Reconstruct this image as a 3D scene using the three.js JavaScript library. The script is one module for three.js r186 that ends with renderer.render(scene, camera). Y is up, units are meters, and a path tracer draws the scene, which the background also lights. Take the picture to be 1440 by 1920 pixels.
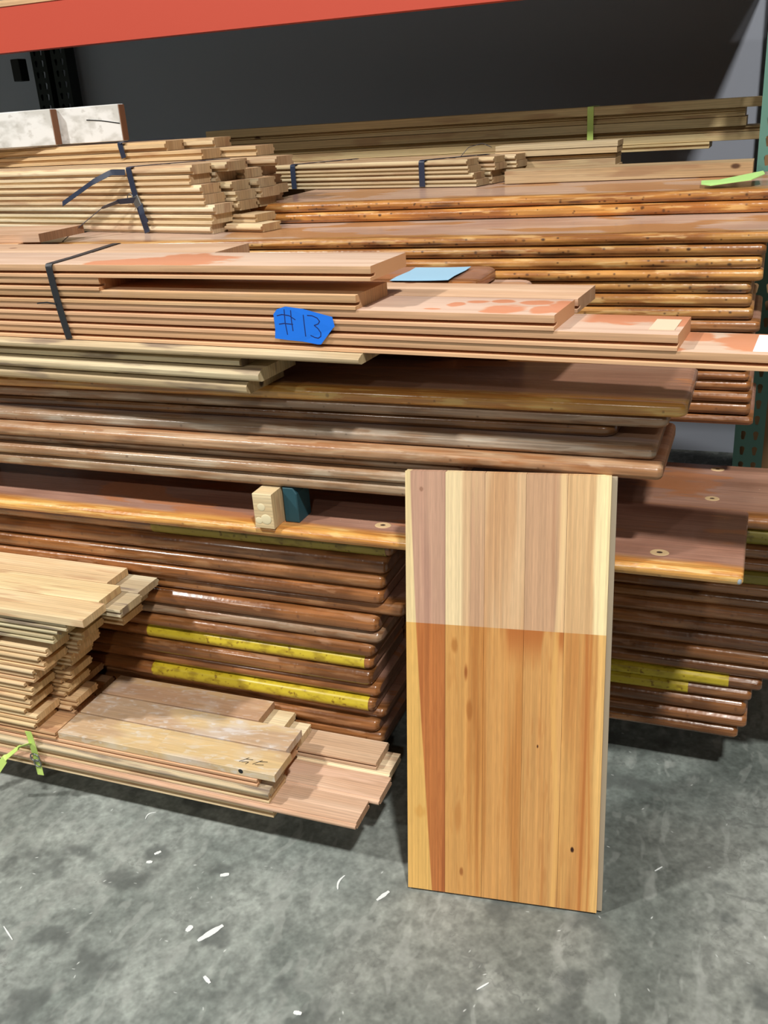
import * as THREE from 'three';
import { RectAreaLightUniformsLib } from 'three/addons/lights/RectAreaLightUniformsLib.js';
import { RoundedBoxGeometry } from 'three/addons/geometries/RoundedBoxGeometry.js';
import { toCreasedNormals, mergeGeometries } from 'three/addons/utils/BufferGeometryUtils.js';

// ---------- camera, exposure, lamps ----------
const scene = new THREE.Scene();
const camera = new THREE.PerspectiveCamera(2 * Math.atan(960 / 1800) * 180 / Math.PI, 1440 / 1920, 0.05, 60);
const D = Math.PI / 180;
camera.rotation.order = 'YXZ';
camera.rotation.set(-22.831 * D, 22.359 * D, -3.921 * D);
camera.position.set(0, 1.55, 0);
scene.add(camera);
scene.background = new THREE.Color(0x000000);
const renderer = new THREE.WebGLRenderer({ antialias: true });
renderer.setSize(1440, 1920);
renderer.shadowMap.enabled = true;
renderer.toneMapping = THREE.LinearToneMapping;
renderer.toneMappingExposure = 0.9;
RectAreaLightUniformsLib.init();
const LAMP = 900, LAMP_COLOR = new THREE.Color(1.0, 0.975, 0.92), LAMP_SIZE = 0.5;
const LAMPS = [[-6.0, 7.5, 2.0, 1.25], [2.0, 7.5, 2.0, 1.05], [-5.0, 7.5, 9.0, 0.6], [3.0, 7.5, 9.0, 0.5]];

// ---------- naming ----------
const used = {};
function numbered(n) { const k = used[n] = (used[n] || 0) + 1; return k === 1 ? n : n + '_' + String(k - 1).padStart(3, '0'); }
function tag(o, label, category, group, kind) {
  if (label) o.userData.label = label;
  if (category) o.userData.category = category;
  if (group) o.userData.group = group;
  if (kind) o.userData.kind = kind;
  return o;
}
function shade(o) { o.traverse((c) => { if (c.isMesh) { c.castShadow = true; c.receiveShadow = true; } }); return o; }
function mesh(name, geo, mat, parent) { const m = new THREE.Mesh(geo, mat); m.name = parent ? name : numbered(name); (parent || scene).add(m); m.castShadow = m.receiveShadow = true; return m; }
function group(name) { const g = new THREE.Group(); g.name = numbered(name); scene.add(g); return g; }
const ORD = ['zeroth', 'first', 'second', 'third', 'fourth', 'fifth', 'sixth', 'seventh', 'eighth', 'ninth', 'tenth', 'eleventh', 'twelfth', 'thirteenth', 'fourteenth', 'fifteenth', 'sixteenth', 'seventeenth', 'eighteenth', 'nineteenth', 'twentieth'];

// ---------- random and noise ----------
let seed = 20240611;
function rnd() { seed = (seed * 1664525 + 1013904223) >>> 0; return seed / 4294967296; }
const rr = (a, b) => a + (b - a) * rnd();
const LAT = new Float32Array(65536); for (let i = 0; i < 65536; i++) LAT[i] = rnd();
function vn(x, y, px, py) {            // value noise, periodic in px, py cells
  let xi = Math.floor(x), yi = Math.floor(y); const fx = x - xi, fy = y - yi;
  const sx = fx * fx * (3 - 2 * fx), sy = fy * fy * (3 - 2 * fy);
  xi = ((xi % px) + px) % px; yi = ((yi % py) + py) % py;
  const x1 = (xi + 1) % px, y1 = (yi + 1) % py;
  const h = (a, b) => LAT[(a * 157 + b * 1031 + (a * b * 7)) & 65535];
  const a = h(xi, yi), b = h(x1, yi), c = h(xi, y1), d = h(x1, y1);
  return a + (b - a) * sx + (c - a + (a - b - c + d) * sx) * sy;
}
function fbm(x, y, px, py, o = 4) { let s = 0, a = 0.5; for (let i = 0; i < o; i++) { s += a * vn(x + i * 17, y + i * 31, px, py); x *= 2; y *= 2; px *= 2; py *= 2; a *= 0.5; } return s / (1 - Math.pow(0.5, o)); }
const sst = (a, b, x) => { const t = Math.min(1, Math.max(0, (x - a) / (b - a))); return t * t * (3 - 2 * t); };
const mix = (a, b, t) => [a[0] + (b[0] - a[0]) * t, a[1] + (b[1] - a[1]) * t, a[2] + (b[2] - a[2]) * t];
const mul = (a, k) => [a[0] * k, a[1] * k, a[2] * k];
function tex(w, h, fn, clamp) {        // fn(u, v) -> [r, g, b, roughness 0..1, height 0..1]
  const c = new Uint8Array(w * h * 4), r = new Uint8Array(w * h * 4);
  for (let j = 0; j < h; j++) for (let i = 0; i < w; i++) {
    const o = fn((i + 0.5) / w, (j + 0.5) / h), k = (j * w + i) * 4;
    for (let q = 0; q < 3; q++) c[k + q] = Math.max(0, Math.min(255, o[q]));
    c[k + 3] = 255; r[k] = 0; r[k + 1] = Math.max(0, Math.min(255, o[3] * 255)); r[k + 2] = 0; r[k + 3] = 255;
  }
  const mk = (d, srgb) => { const t = new THREE.DataTexture(d, w, h, THREE.RGBAFormat); t.magFilter = THREE.LinearFilter; t.minFilter = THREE.LinearMipmapLinearFilter; t.generateMipmaps = true; t.wrapS = clamp ? THREE.ClampToEdgeWrapping : THREE.RepeatWrapping; t.wrapT = clamp ? THREE.ClampToEdgeWrapping : THREE.RepeatWrapping; if (srgb) t.colorSpace = THREE.SRGBColorSpace; t.needsUpdate = true; return t; };
  return { map: mk(c, true), rough: mk(r, false) };
}
function texMat(t, extra = {}) { return new THREE.MeshPhysicalMaterial({ map: t.map, roughnessMap: t.rough, roughness: 1, metalness: 0, vertexColors: true, ...extra }); }

// ---------- wood textures: u runs along the grain ----------
// planks: 3 m by one girth; v 0..0.16 is the rounded nose, beyond it the worn top
const NOSE = 0.16;
function slabTex(p) {
  return tex(1536, 256, (u, v) => {
    const ug = fbm(u * 6, v * 18, 6, 18, 4), gr = fbm(u * 24, v * 130, 24, 130, 3), big = fbm(u * 9 + 3, v * 5, 9, 5, 4), fine = vn(u * 900, v * 200, 900, 200);
    const nose = 1 - sst(NOSE, NOSE + 0.07 + 0.09 * (big - 0.5), v < 0.88 ? v : 0);
    let top = mix(p.top, p.top2, sst(0.35, 0.7, big)); top = mul(top, 0.88 + 0.24 * gr);
    const st = sst(p.stainAt, p.stainAt + 0.06, fbm(u * 12 + 7, v * 6 + 2, 12, 6, 4)); top = mix(top, p.stain, st * 0.85);
    if (fine > 0.988) top = mix(top, [225, 205, 185], 0.55);
    let n = mix(p.nose, p.nose2, sst(0.3, 0.7, fbm(u * 30, v * 22, 30, 22, 3))); n = mul(n, 0.8 + 0.4 * gr);
    const wear = sst(0.58, 0.7, fbm(u * 44 + 11, v * 44, 44, 44, 4)); n = mix(n, p.wear, wear * p.wearK);
    for (let q = 0; q < 2; q++) {      // old nail and peg marks, unevenly set
      const uu = u * p.dots * (1 + 0.37 * q) + q * 0.4, cell = Math.floor(uu), hh = LAT[(cell * 733 + 91 + q * 5171) & 65535], h2 = LAT[(cell * 97 + 5 + q * 311) & 65535], sz = 0.35 + 0.75 * LAT[(cell * 431 + 77) & 65535];
      const dx = (uu - cell - 0.25 - 0.5 * h2) * 3 / p.dots / 0.0052 / sz, dy = (v - 0.045 - 0.06 * LAT[(cell * 61 + 9) & 65535]) / 0.013 / sz;
      const lot = fbm(u * 5 + q * 3, 0.5, 5, 8, 2); if (hh > 0.78 - 0.6 * (lot - 0.35)) n = mix(n, p.dot, (1 - sst(0.35, 1.15, Math.hypot(dx, dy) + 0.7 * (ug - 0.5))) * p.dotK * (0.4 + 0.6 * h2));
    }
    n = mix(n, p.dot, sst(0.55, 0.8, fbm(u * 34 + 5, v * 16 + 1, 34, 16, 4)) * p.dotK * 0.75 * sst(0.02, 0.07, 0.1 - v + 0.05 * gr));
    const c = mix(top, n, nose);
    const ro = nose * (0.2 + 0.25 * wear + 0.18 * ug) + (1 - nose) * (0.62 - 0.2 * st + 0.15 * ug);
    return [...c, ro];
  });
}
const bumpMap = (() => { const w = 1536, h = 128, d = new Uint8Array(w * h * 4); for (let j = 0; j < h; j++) for (let i = 0; i < w; i++) { const u = i / w, v = j / h, q = 255 * (0.6 * fbm(u * 150, v * 12, 150, 12, 3) + 0.4 * fbm(u * 420, v * 30, 420, 30, 2)), k = (j * w + i) * 4; d[k] = d[k + 1] = d[k + 2] = q; d[k + 3] = 255; } const t = new THREE.DataTexture(d, w, h, THREE.RGBAFormat); t.magFilter = THREE.LinearFilter; t.wrapS = t.wrapT = THREE.RepeatWrapping; t.needsUpdate = true; return t; })();
const clear = { clearcoat: 0.55, clearcoatRoughness: 0.16, bumpMap, bumpScale: 0.0012 };
const M = {};
M.slabAmber = texMat(slabTex({ top: [206, 178, 162], top2: [184, 152, 136], stain: [190, 136, 88], stainAt: 0.58, nose: [190, 138, 76], nose2: [152, 98, 52], wear: [214, 176, 116], wearK: 0.7, dot: [58, 36, 22], dotK: 0.85, dots: 90 }), clear);
M.slabRed = texMat(slabTex({ top: [166, 126, 108], top2: [144, 103, 84], stain: [166, 106, 68], stainAt: 0.62, nose: [150, 98, 56], nose2: [116, 72, 38], wear: [178, 132, 92], wearK: 0.4, dot: [66, 36, 20], dotK: 0.45, dots: 24 }), clear);
M.slabGrey = texMat(slabTex({ top: [206, 172, 152], top2: [184, 146, 124], stain: [188, 140, 104], stainAt: 0.58, nose: [172, 148, 124], nose2: [156, 118, 86], wear: [200, 186, 164], wearK: 0.42, dot: [70, 54, 44], dotK: 0.5, dots: 14 }), { ...clear, clearcoat: 0.25, clearcoatRoughness: 0.26 });
M.slabGold = texMat(slabTex({ top: [168, 127, 108], top2: [148, 105, 86], stain: [180, 118, 80], stainAt: 0.64, nose: [214, 158, 84], nose2: [190, 126, 60], wear: [232, 196, 124], wearK: 0.6, dot: [86, 56, 28], dotK: 0.5, dots: 20 }), clear);
// raw sawn wood: 3 m by 0.35 m
function rawTex(p) {
  return tex(1536, 256, (u, v) => {
    const w = fbm(u * 5, v * 10, 5, 10, 4), gr = fbm(u * 16, v * 150, 16, 150, 3), ring = Math.sin((v * 46 + 3.2 * w) * 6.283), fib = vn(u * 150, v * 256, 150, 256);
    let c = mix(p.a, p.b, sst(0.3, 0.7, w)); c = mul(c, 0.9 + 0.16 * gr + 0.035 * ring + 0.05 * (fib - 0.5));
    const cx = Math.floor(u * 26), cy = Math.floor(v * 14), hk = LAT[(cx * 331 + cy * 1913) & 65535];
    if (hk > p.knots) { const kx = (u * 26 - cx - 0.5) * 115 / 26, ky = (v * 14 - cy - 0.5) * 25 / 14 * 1.0; c = mix(c, p.k, (1 - sst(0.25, 0.62, Math.hypot(kx, ky))) * 0.85); }
    const dirt = sst(0.58, 0.78, fbm(u * 20 + 9, v * 16 + 4, 20, 16, 4)); c = mix(c, p.d, dirt * p.dk);
    return [...c, 0.62 + 0.2 * gr];
  });
}
M.rawPale = texMat(rawTex({ a: [234, 214, 178], b: [218, 192, 152], k: [84, 54, 34], knots: 0.987, d: [176, 138, 108], dk: 0.5 }));
M.rawTan = texMat(rawTex({ a: [222, 182, 142], b: [204, 160, 120], k: [92, 48, 28], knots: 0.99, d: [206, 168, 142], dk: 0.5 }));
M.rawOld = texMat(rawTex({ a: [214, 200, 166], b: [186, 166, 132], k: [44, 32, 26], knots: 0.965, d: [120, 104, 92], dk: 0.75 }));
M.rawPink = texMat(rawTex({ a: [212, 180, 152], b: [196, 160, 130], k: [110, 70, 50], knots: 0.99, d: [222, 190, 168], dk: 0.4 }));
// tan siding whose dusty top still carries patches of old stain; u is 1 at the right end, 1.2 m long
function stainedTex(fn) {
  return tex(1024, 192, (u, v) => {
    const w = fbm(u * 3, v * 8, 64, 64, 4), gr = fbm(u * 12, v * 120, 64, 256, 3);
    if (v < 0.2) { let c = mix([222, 182, 142], [206, 162, 122], w); return [...mul(c, 0.9 + 0.18 * gr), 0.7]; }
    let c = mix([209, 181, 158], [196, 164, 140], sst(0.3, 0.7, w)); c = mul(c, 0.93 + 0.12 * gr);
    const X = (1 - u) * 1.2, Z = (v - 0.2) / 0.8, s = fn(X, Z, fbm(u * 26, v * 7, 64, 64, 4));
    c = mix(c, [204, 132, 92], s * 0.85); return [...c, 0.66 - 0.34 * s];
  }, true);
}
const blob = (x, z, cx, cz, rx, rz, n) => 1 - sst(0.75, 1.05, Math.hypot((x - cx) / rx, (z - cz) / rz) + 0.9 * (n - 0.5));
M.stainTop = texMat(stainedTex((x, z, n) => Math.max(blob(x, z, 0.47, 0.35, 0.13, 0.55, n), blob(x, z, 0.6, 0.2, 0.1, 0.3, n))));
M.stainSpots = texMat(stainedTex((x, z, n) => Math.max(blob(x, z, 0.105, 0.3, 0.042, 0.26, n), blob(x, z, 0.03, 0.32, 0.024, 0.24, n), blob(x, z, 0.0, 0.55, 0.03, 0.4, n), blob(x, z, 0.06, 0.75, 0.03, 0.13, n), blob(x, z, 0.125, 0.78, 0.022, 0.11, n), blob(x, z, 0.175, 0.72, 0.026, 0.12, n), blob(x, z, 0.205, 0.55, 0.018, 0.15, n), blob(x, z, 0.235, 0.22, 0.018, 0.05, n))));
M.stainEdge = texMat(stainedTex((x, z, n) => Math.max(sst(0.42, 0.55, z + 0.5 * (n - 0.5) - 0.12 * sst(0.1, 0.2, x)) * (1 - sst(0.16, 0.19, x)), blob(x, z, 0.23, 0.2, 0.025, 0.14, n))));
M.stainRight = texMat(stainedTex((x, z, n) => (1 - sst(0.44, 0.48, x)) * Math.max(blob(x, z, 0.29, 0.6, 0.075, 0.5, n), blob(x, z, 0.4, 0.75, 0.035, 0.3, n), blob(x, z, 0.2, 0.5, 0.1, 0.6, n), blob(x, z, 0.43, 0.12, 0.03, 0.12, n))));
// scuffed flooring with rubbed white paint
M.scuffed = texMat(tex(1024, 384, (u, v) => {
  const w = fbm(u * 7, v * 4, 64, 64, 4), gr = fbm(u * 10, v * 90, 64, 256, 3), sp = fbm(u * 46, v * 34, 64, 64, 4), st = fbm(u * 10 + v * 14, v * 40 - u * 34, 64, 64, 4);
  let c = mix([214, 184, 146], [206, 180, 132], w); c = mix(c, [176, 144, 126], sst(0.5, 0.68, fbm(u * 4 + 8, v * 5, 64, 64, 3)) * 0.5); c = mul(c, 0.92 + 0.14 * gr);
  const pt = sst(0.46, 0.72, 0.5 * w + 0.5 * fbm(u * 16 + 3, v * 12 + 5, 64, 64, 4)) * 0.55 + sst(0.6, 0.82, sp) * 0.5 + sst(0.64, 0.74, st) * 0.4;
  c = mix(c, [216, 210, 208], Math.min(0.85, pt)); return [...c, 0.6];
}));
// the finished sample panel
M.panel = texMat(tex(900, 1800, (u, v) => {
  const B = [0, 0.203, 0.4, 0.6, 0.797, 1.0]; let i = 0; while (i < 4 && u > B[i + 1]) i++;
  const f = (u - B[i]) / (B[i + 1] - B[i]), o = i * 37.3;
  const wav = fbm(u * 5 + o, v * 2.2 + o, 256, 256, 4), lines = fbm(u * 120 + o, v * 2.6, 256, 256, 4), fib = fbm(u * 300, v * 40, 512, 512, 2), band = fbm(f * 3.4 + 0.8 * wav + o, v * 1.3 + o, 256, 256, 3), flick = fbm(u * 60, v * 14 + o, 256, 256, 3);
  const fin = v < 0.657;
  const raw = [[190, 150, 126], [208, 172, 132], [208, 172, 132], [194, 154, 120], [218, 180, 132]][i], rawP = [[226, 202, 152], [228, 204, 160], [222, 184, 140], [222, 184, 136], [240, 218, 168]][i], rawD = [[178, 136, 116], [190, 150, 118], [196, 152, 110], [176, 132, 100], [204, 164, 118]][i];
  const amb = [[182, 112, 60], [202, 148, 84], [204, 150, 88], [202, 150, 90], [208, 156, 92]][i], ambP = [[218, 172, 98], [212, 162, 96], [210, 158, 94], [216, 168, 106], [224, 178, 110]][i], ambD = [[160, 92, 48], [178, 116, 58], [188, 128, 68], [178, 116, 62], [190, 130, 72]][i];
  let pale = 0;
  if (i === 0) pale = 1 - sst(-0.02, 0.02, f - (0.13 + 0.52 * Math.pow(1 - v, 1.3) + 0.04 * (wav - 0.5)));
  else if (i === 1) pale = fin ? 0.3 * (1 - f) : 1 - sst(0.36, 0.48, f + 0.1 * (wav - 0.5));
  else if (i === 3) pale = sst(0.7, 0.9, f + 0.25 * (wav - 0.5)) * (fin ? 0.5 : 0.8);
  else if (i === 4) pale = sst(0.62, 0.72, f + 0.22 * (wav - 0.5) + (fin ? -0.12 : 0));
  let c = fin ? mix(amb, ambD, sst(0.5, 0.75, band)) : mix(raw, rawD, sst(0.45, 0.72, band));
  c = mix(c, fin ? ambP : rawP, Math.max(0, Math.min(1, pale)));
  c = mul(c, 0.86 + 0.2 * lines + 0.08 * fib);
  if (fin) { c = mix(c, ambD, sst(0.62, 0.8, flick) * 0.3 * (1 - pale)); if (i === 2 || i === 3) c = mix(c, [172, 98, 46], (1 - sst(0, 0.1, 0.657 - v)) * sst(0.42, 0.62, fbm(u * 14, v * 5, 64, 64, 3)) * 0.8); }
  const spot = (x, y, rx, ry, k, col) => { const d = Math.hypot((u - x) / rx, (v - y) / ry) + 0.7 * (flick - 0.5); c = mix(c, col, (1 - sst(0.35, 1.0, d)) * k); };
  spot(0.866, 0.15, 0.011, 0.008, 1, [52, 26, 14]); spot(0.083, 0.96, 0.012, 0.006, 0.6, [132, 92, 70]);
  spot(0.25, 0.61, 0.025, 0.025, 0.5, [150, 88, 34]); spot(0.31, 0.55, 0.014, 0.028, 0.75, [138, 74, 30]); spot(0.33, 0.46, 0.02, 0.03, 0.5, [150, 86, 34]); spot(0.68, 0.39, 0.006, 0.006, 0.9, [70, 38, 18]);
  spot(0.29, 0.06, 0.012, 0.014, 0.6, [130, 70, 28]); spot(0.27, 0.2, 0.025, 0.05, 0.35, [168, 100, 44]); spot(0.07, 0.2, 0.04, 0.02, 0.3, [190, 126, 50]);
  if (i === 4 && fin) { const e = Math.abs(f - 0.55 - 0.1 * Math.sin(v * 5) * v); c = mix(c, [176, 104, 50], (1 - sst(0.015, 0.05, e)) * 0.55); const e2 = Math.abs(f - 0.7 - 0.06 * Math.sin(v * 7 + 1)); c = mix(c, [182, 112, 54], (1 - sst(0.01, 0.04, e2)) * 0.45); }
  if (i === 3) { const e = Math.abs(f - 0.86 - 0.07 * Math.sin(v * 9) - 0.05 * (wav - 0.5)); c = mix(c, fin ? [230, 180, 104] : [236, 206, 154], (1 - sst(0.03, 0.1, e)) * 0.5); }
  return [...c, fin ? 0.36 : 0.6];
}, true), { clearcoat: 0.0 });

// ---------- plain materials ----------
const std = (c, r = 0.7, e = {}) => new THREE.MeshPhysicalMaterial({ color: c, roughness: r, ...e });
M.red = std(0xc9513e, 0.45); M.teal = std(0x5f8a7e, 0.5); M.dark = std(0x14181a, 0.6); M.steel = std(0x8c8f90, 0.35, { metalness: 0.8 });
M.strapBlue = std(0x2a3348, 0.4); M.strapBlack = std(0x26282c, 0.45); M.strapLime = std(0xc0dc74, 0.55); const grime = tex(512, 32, (u, v) => { const a = fbm(u * 50, v * 6, 50, 6, 4), b = fbm(u * 160, v * 10, 160, 10, 3); let c = mix([255, 255, 255], [205, 196, 176], sst(0.45, 0.8, a)); c = mix(c, [140, 112, 84], sst(0.7, 0.8, b) * 0.7); return [...c, 0.4 + 0.2 * a]; });
M.yellow = std(0xc0aa2a, 0.4, { map: grime.map, clearcoat: 0.3, clearcoatRoughness: 0.25 }); M.olive = std(0x8a7c2e, 0.45, { map: grime.map }); M.postShaded = std(0x1a2322, 0.7);
M.whitePaint = std(0xe6e8e6, 0.6); M.lamp = new THREE.MeshStandardMaterial({ color: 0xffffff, emissive: 0xfff4dd, emissiveIntensity: 8 }); M.housing = std(0xb8babb, 0.5);
M.plug = std(0xc9ab80, 0.7); M.plugDark = std(0x3a2417, 0.8); M.paper = std(0xdfe4e6, 0.8); M.lime = std(0xb9e88c, 0.7); M.tealBlock = std(0x1f4a55, 0.6); M.chip = std(0xdfe3e2, 0.7); M.brownEnd = std(0x7a5238, 0.8);

// ---------- board builder ----------
// profiles list [z, y, v] round the section, from the lower front edge up the front, over the top and down the back
const PROFILES = {
  square: (W, t) => [[-0.001, 0], [0, 0.001], [0, t - 0.001], [-0.001, t], [-W + 0.001, t], [-W, t - 0.001], [-W, 0.001], [-W + 0.001, 0]],
  tongue: (W, t) => [[-0.012, 0], [-0.012, t * 0.3], [-0.001, t * 0.33], [0, t * 0.4], [0, t * 0.66], [-0.001, t * 0.74], [-0.008, t * 0.76], [-0.008, t - 0.001], [-0.009, t], [-W, t], [-W, t * 0.68], [-W + 0.006, t * 0.66], [-W + 0.006, t * 0.36], [-W, t * 0.33], [-W, 0]],
  groove: (W, t) => [[-0.001, 0], [0, 0.001], [0, t * 0.33], [-0.008, t * 0.36], [-0.008, t * 0.64], [-0.001, t * 0.67], [-0.001, t - 0.001], [-0.002, t], [-W, t], [-W, t * 0.66], [-W - 0.005, t * 0.62], [-W - 0.005, t * 0.38], [-W, t * 0.34], [-W, 0]],
  siding: (W, t) => [[-0.0004, 0], [0, 0.0004], [0, t * 0.22], [-0.001, t * 0.24], [-0.022, t * 0.26], [-0.022, t * 0.46], [-0.004, t * 0.48], [-0.0035, t * 0.52], [-0.0035, t - 0.0008], [-0.0045, t], [-W, t], [-W, 0]],
  bevel: (W, t) => [[-0.012, 0], [-0.001, t * 0.22], [0, t * 0.3], [0, t * 0.62], [-0.002, t * 0.7], [-0.016, t], [-W, t], [-W, 0]],
};
function vFor(p, W, t) {               // girth coordinate, 0.35 m to one texture height
  let s = 0; return p.map((q, i) => { if (i) s += Math.hypot(q[0] - p[i - 1][0], q[1] - p[i - 1][1]); return [q[0], q[1], s / 0.35]; });
}
function bullnose(W, t) {
  const p = [], n = 7, r = t * 0.5;
  for (let i = 0; i <= n; i++) { const a = -Math.PI / 2 + Math.PI * i / n; const c = Math.pow(Math.abs(Math.cos(a)), 0.85), s = Math.sign(Math.sin(a)) * Math.pow(Math.abs(Math.sin(a)), 0.92); p.push([-r + r * c, r + r * s, 0.01 + (NOSE - 0.02) * i / n]); }
  p.push([-0.05, t, 0.24], [-W + 0.006, t, 0.86], [-W, t - 0.006, 0.89], [-W, 0.004, 0.98], [-W + 0.004, 0, 0.985]);
  return p;
}
function boardGeo(o) {
  const { L, W, t, prof = 'square', tint = [1, 1, 1], cap = [0.8, 0.72, 0.62], u0 = 0, v0 = 0, ulen = 3, round = 0, map, face = tint } = o;
  let P = prof === 'bullnose' ? bullnose(W, t) : vFor(PROFILES[prof](W, t), W, t);
  if (map === 'stained') P = P.map(([z, y, v]) => [z, y, y > t - 0.0001 ? 0.2 + 0.8 * Math.min(1, -z / W) : Math.min(0.19, v)]);
  const S = [[-L, 1, 0]]; const n = Math.max(1, Math.round(L / 0.5));
  for (let i = 1; i < n; i++) S.push([-L + (L - 0.1) * i / n, 1, o.wob ? (rnd() - 0.5) * o.wob : 0]);
  if (round) for (const a of [0, 25, 50, 72, 90]) S.push([-round + round * Math.sin(a * D), 1 - 0.42 * (1 - Math.cos(a * D)), -round * 0.75 * (1 - Math.cos(a * D))]); else S.push([0, 1, 0]);
  const pos = [], uv = [], col = [], m = P.length;
  const pt = (j, s) => { const [z, y] = P[j]; const k = z > -W * 0.5 ? 1 : -1; return [s[0], t / 2 + (y - t / 2) * s[1], z + k * s[2] * (s[1] < 1 ? 1 : (k > 0 ? 1 : 0))]; };
  const U = (x) => map === 'stained' ? 1 + x / 1.2 : (x + u0) / ulen;
  const vtx = (p, u, v, c) => { pos.push(...p); uv.push(u, v); col.push(...c); };
  for (let i = 0; i + 1 < S.length; i++) for (let j = 0; j < m; j++) {
    const k = (j + 1) % m, a = pt(j, S[i]), b = pt(k, S[i]), c = pt(j, S[i + 1]), d = pt(k, S[i + 1]);
    const cl = (P[j][1] > t - 0.0002 && P[k][1] > t - 0.0002) || (o.faceBoth && P[j][1] < 0.0002 && P[k][1] < 0.0002) ? face : tint, va = P[j][2] + v0, vb = (k ? P[k][2] : (prof === 'bullnose' ? 1.01 : P[j][2] + 0.02)) + v0, ua = U(S[i][0]), uc = U(S[i + 1][0]);
    vtx(a, ua, va, cl); vtx(c, uc, va, cl); vtx(b, ua, vb, cl); vtx(c, uc, va, cl); vtx(d, uc, vb, cl); vtx(b, ua, vb, cl);
  }
  for (const [s, dir] of [[S[S.length - 1], 1], [S[0], -1]]) {
    const ring = P.map((_, j) => pt(j, s)), c2 = ring.map((q) => new THREE.Vector2(-q[2], q[1]));
    for (const f of THREE.ShapeUtils.triangulateShape(c2, [])) {
      const [A, B, C] = f.map((q) => c2[q]); const ccw = (B.x - A.x) * (C.y - A.y) - (B.y - A.y) * (C.x - A.x) > 0;
      const idx = (ccw === (dir > 0)) ? f : [f[0], f[2], f[1]];
      for (const q of idx) { const r = ring[q]; const cc = tint.map((x, e) => x * cap[e]); vtx(r, map === 'stained' ? 0.3 + r[2] * 0.4 : u0 + r[1] * 0.5, map === 'stained' ? 0.1 : (prof === 'bullnose' ? 0.3 - r[2] * 0.8 : v0 - r[2] * 2.2), cc); }
    }
  }
  const g = new THREE.BufferGeometry();
  g.setAttribute('position', new THREE.Float32BufferAttribute(pos, 3)); g.setAttribute('uv', new THREE.Float32BufferAttribute(uv, 2)); g.setAttribute('color', new THREE.Float32BufferAttribute(col, 3));
  return toCreasedNormals(g, 0.7);
}
// a board by its right front lower corner; it runs to the left by L and back by W
function board(name, o) {
  const m = mesh(name, boardGeo({ u0: rnd() * 3, v0: o.prof === 'bullnose' || o.map ? 0 : rnd(), ...o }), o.mat);
  m.position.set(o.x, o.y, o.z); m.rotation.y = o.yaw || 0; if (o.tilt) m.rotation.z = o.tilt;
  return tag(m, o.label, o.category || 'board', o.group);
}
function paintStripe(parent, t, x0, x1, mat, W) {   // yellow paint round the nose of a plank, x measured from its right end
  const P = bullnose(W, t).slice(0, 9).map(([z, y]) => [z + 0.0008, t / 2 + (y - t / 2) * 1.02]);
  P[8] = [-0.022, t + 0.0006]; const pos = [], uv = [];
  const n = 8; for (let i = 0; i < n; i++) for (let j = 0; j < 8; j++) {
    const xa = x0 + (x1 - x0) * i / n, xb = x0 + (x1 - x0) * (i + 1) / n, [za, ya] = P[j], [zb, yb] = P[j + 1];
    pos.push(xa, ya, za, xb, ya, za, xa, yb, zb, xb, ya, za, xb, yb, zb, xa, yb, zb);
    for (const [a, b] of [[xa, j], [xb, j], [xa, j + 1], [xb, j], [xb, j + 1], [xa, j + 1]]) uv.push(a / 1.2 + t * 90, b / 8);
  }
  const g = new THREE.BufferGeometry(); g.setAttribute('position', new THREE.Float32BufferAttribute(pos, 3)); g.setAttribute('uv', new THREE.Float32BufferAttribute(uv, 2));
  const m = mesh('yellow_paint', toCreasedNormals(g, 0.9), mat, parent); m.userData.label = 'yellow painted stripe'; return m;
}
function plug(parent, x, z, t, r = 0.014) {
  const g = new THREE.LatheGeometry([[r * 0.3, 0], [r * 0.34, 0.0012], [r * 0.9, 0.0014], [r, 0]].map((p) => new THREE.Vector2(...p)), 20);
  const m = mesh('wood_plug', g, M.plug, parent); m.position.set(x, t, z); m.scale.set(1.15, 1, 0.9);
  const h = mesh('screw_hole', new THREE.CylinderGeometry(r * 0.34, r * 0.34, 0.001, 12), M.plugDark, m); h.position.y = 0.0003;
}
const shadeOf = (a, b) => { const k = rr(a, b); return [k * rr(0.97, 1.03), k, k * rr(0.95, 1.04)]; };
// boards whose rows are listed from the top: [y top, y bottom, x right, extra]
function rows(name, R, z, base, place, word, cb) {
  R.forEach(([yt, yb, x, e = {}], i) => {
    const where = `${ORD[i + 1]} from the top ${place}`;
    const b = board(name, { prof: 'bullnose', W: 0.3, wob: 0.003, cap: [0.55, 0.5, 0.45], round: 0.012, ...base, x, y: yb, z: z + (e.dz ?? rr(-0.004, 0.004)), L: x - (e.left ?? base.left), t: yt - yb - 0.0012, tint: e.tint || shadeOf(0.86, 1.1), label: `${e.word || word}, ${where}`, category: 'plank', ...e.o });
    if (e.paint) for (const [a, c, m] of e.paint) paintStripe(b, yt - yb - 0.0012, a - x, c - x, m || M.yellow, 0.3);
    if (cb) cb(b, i);
  });
}

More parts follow.
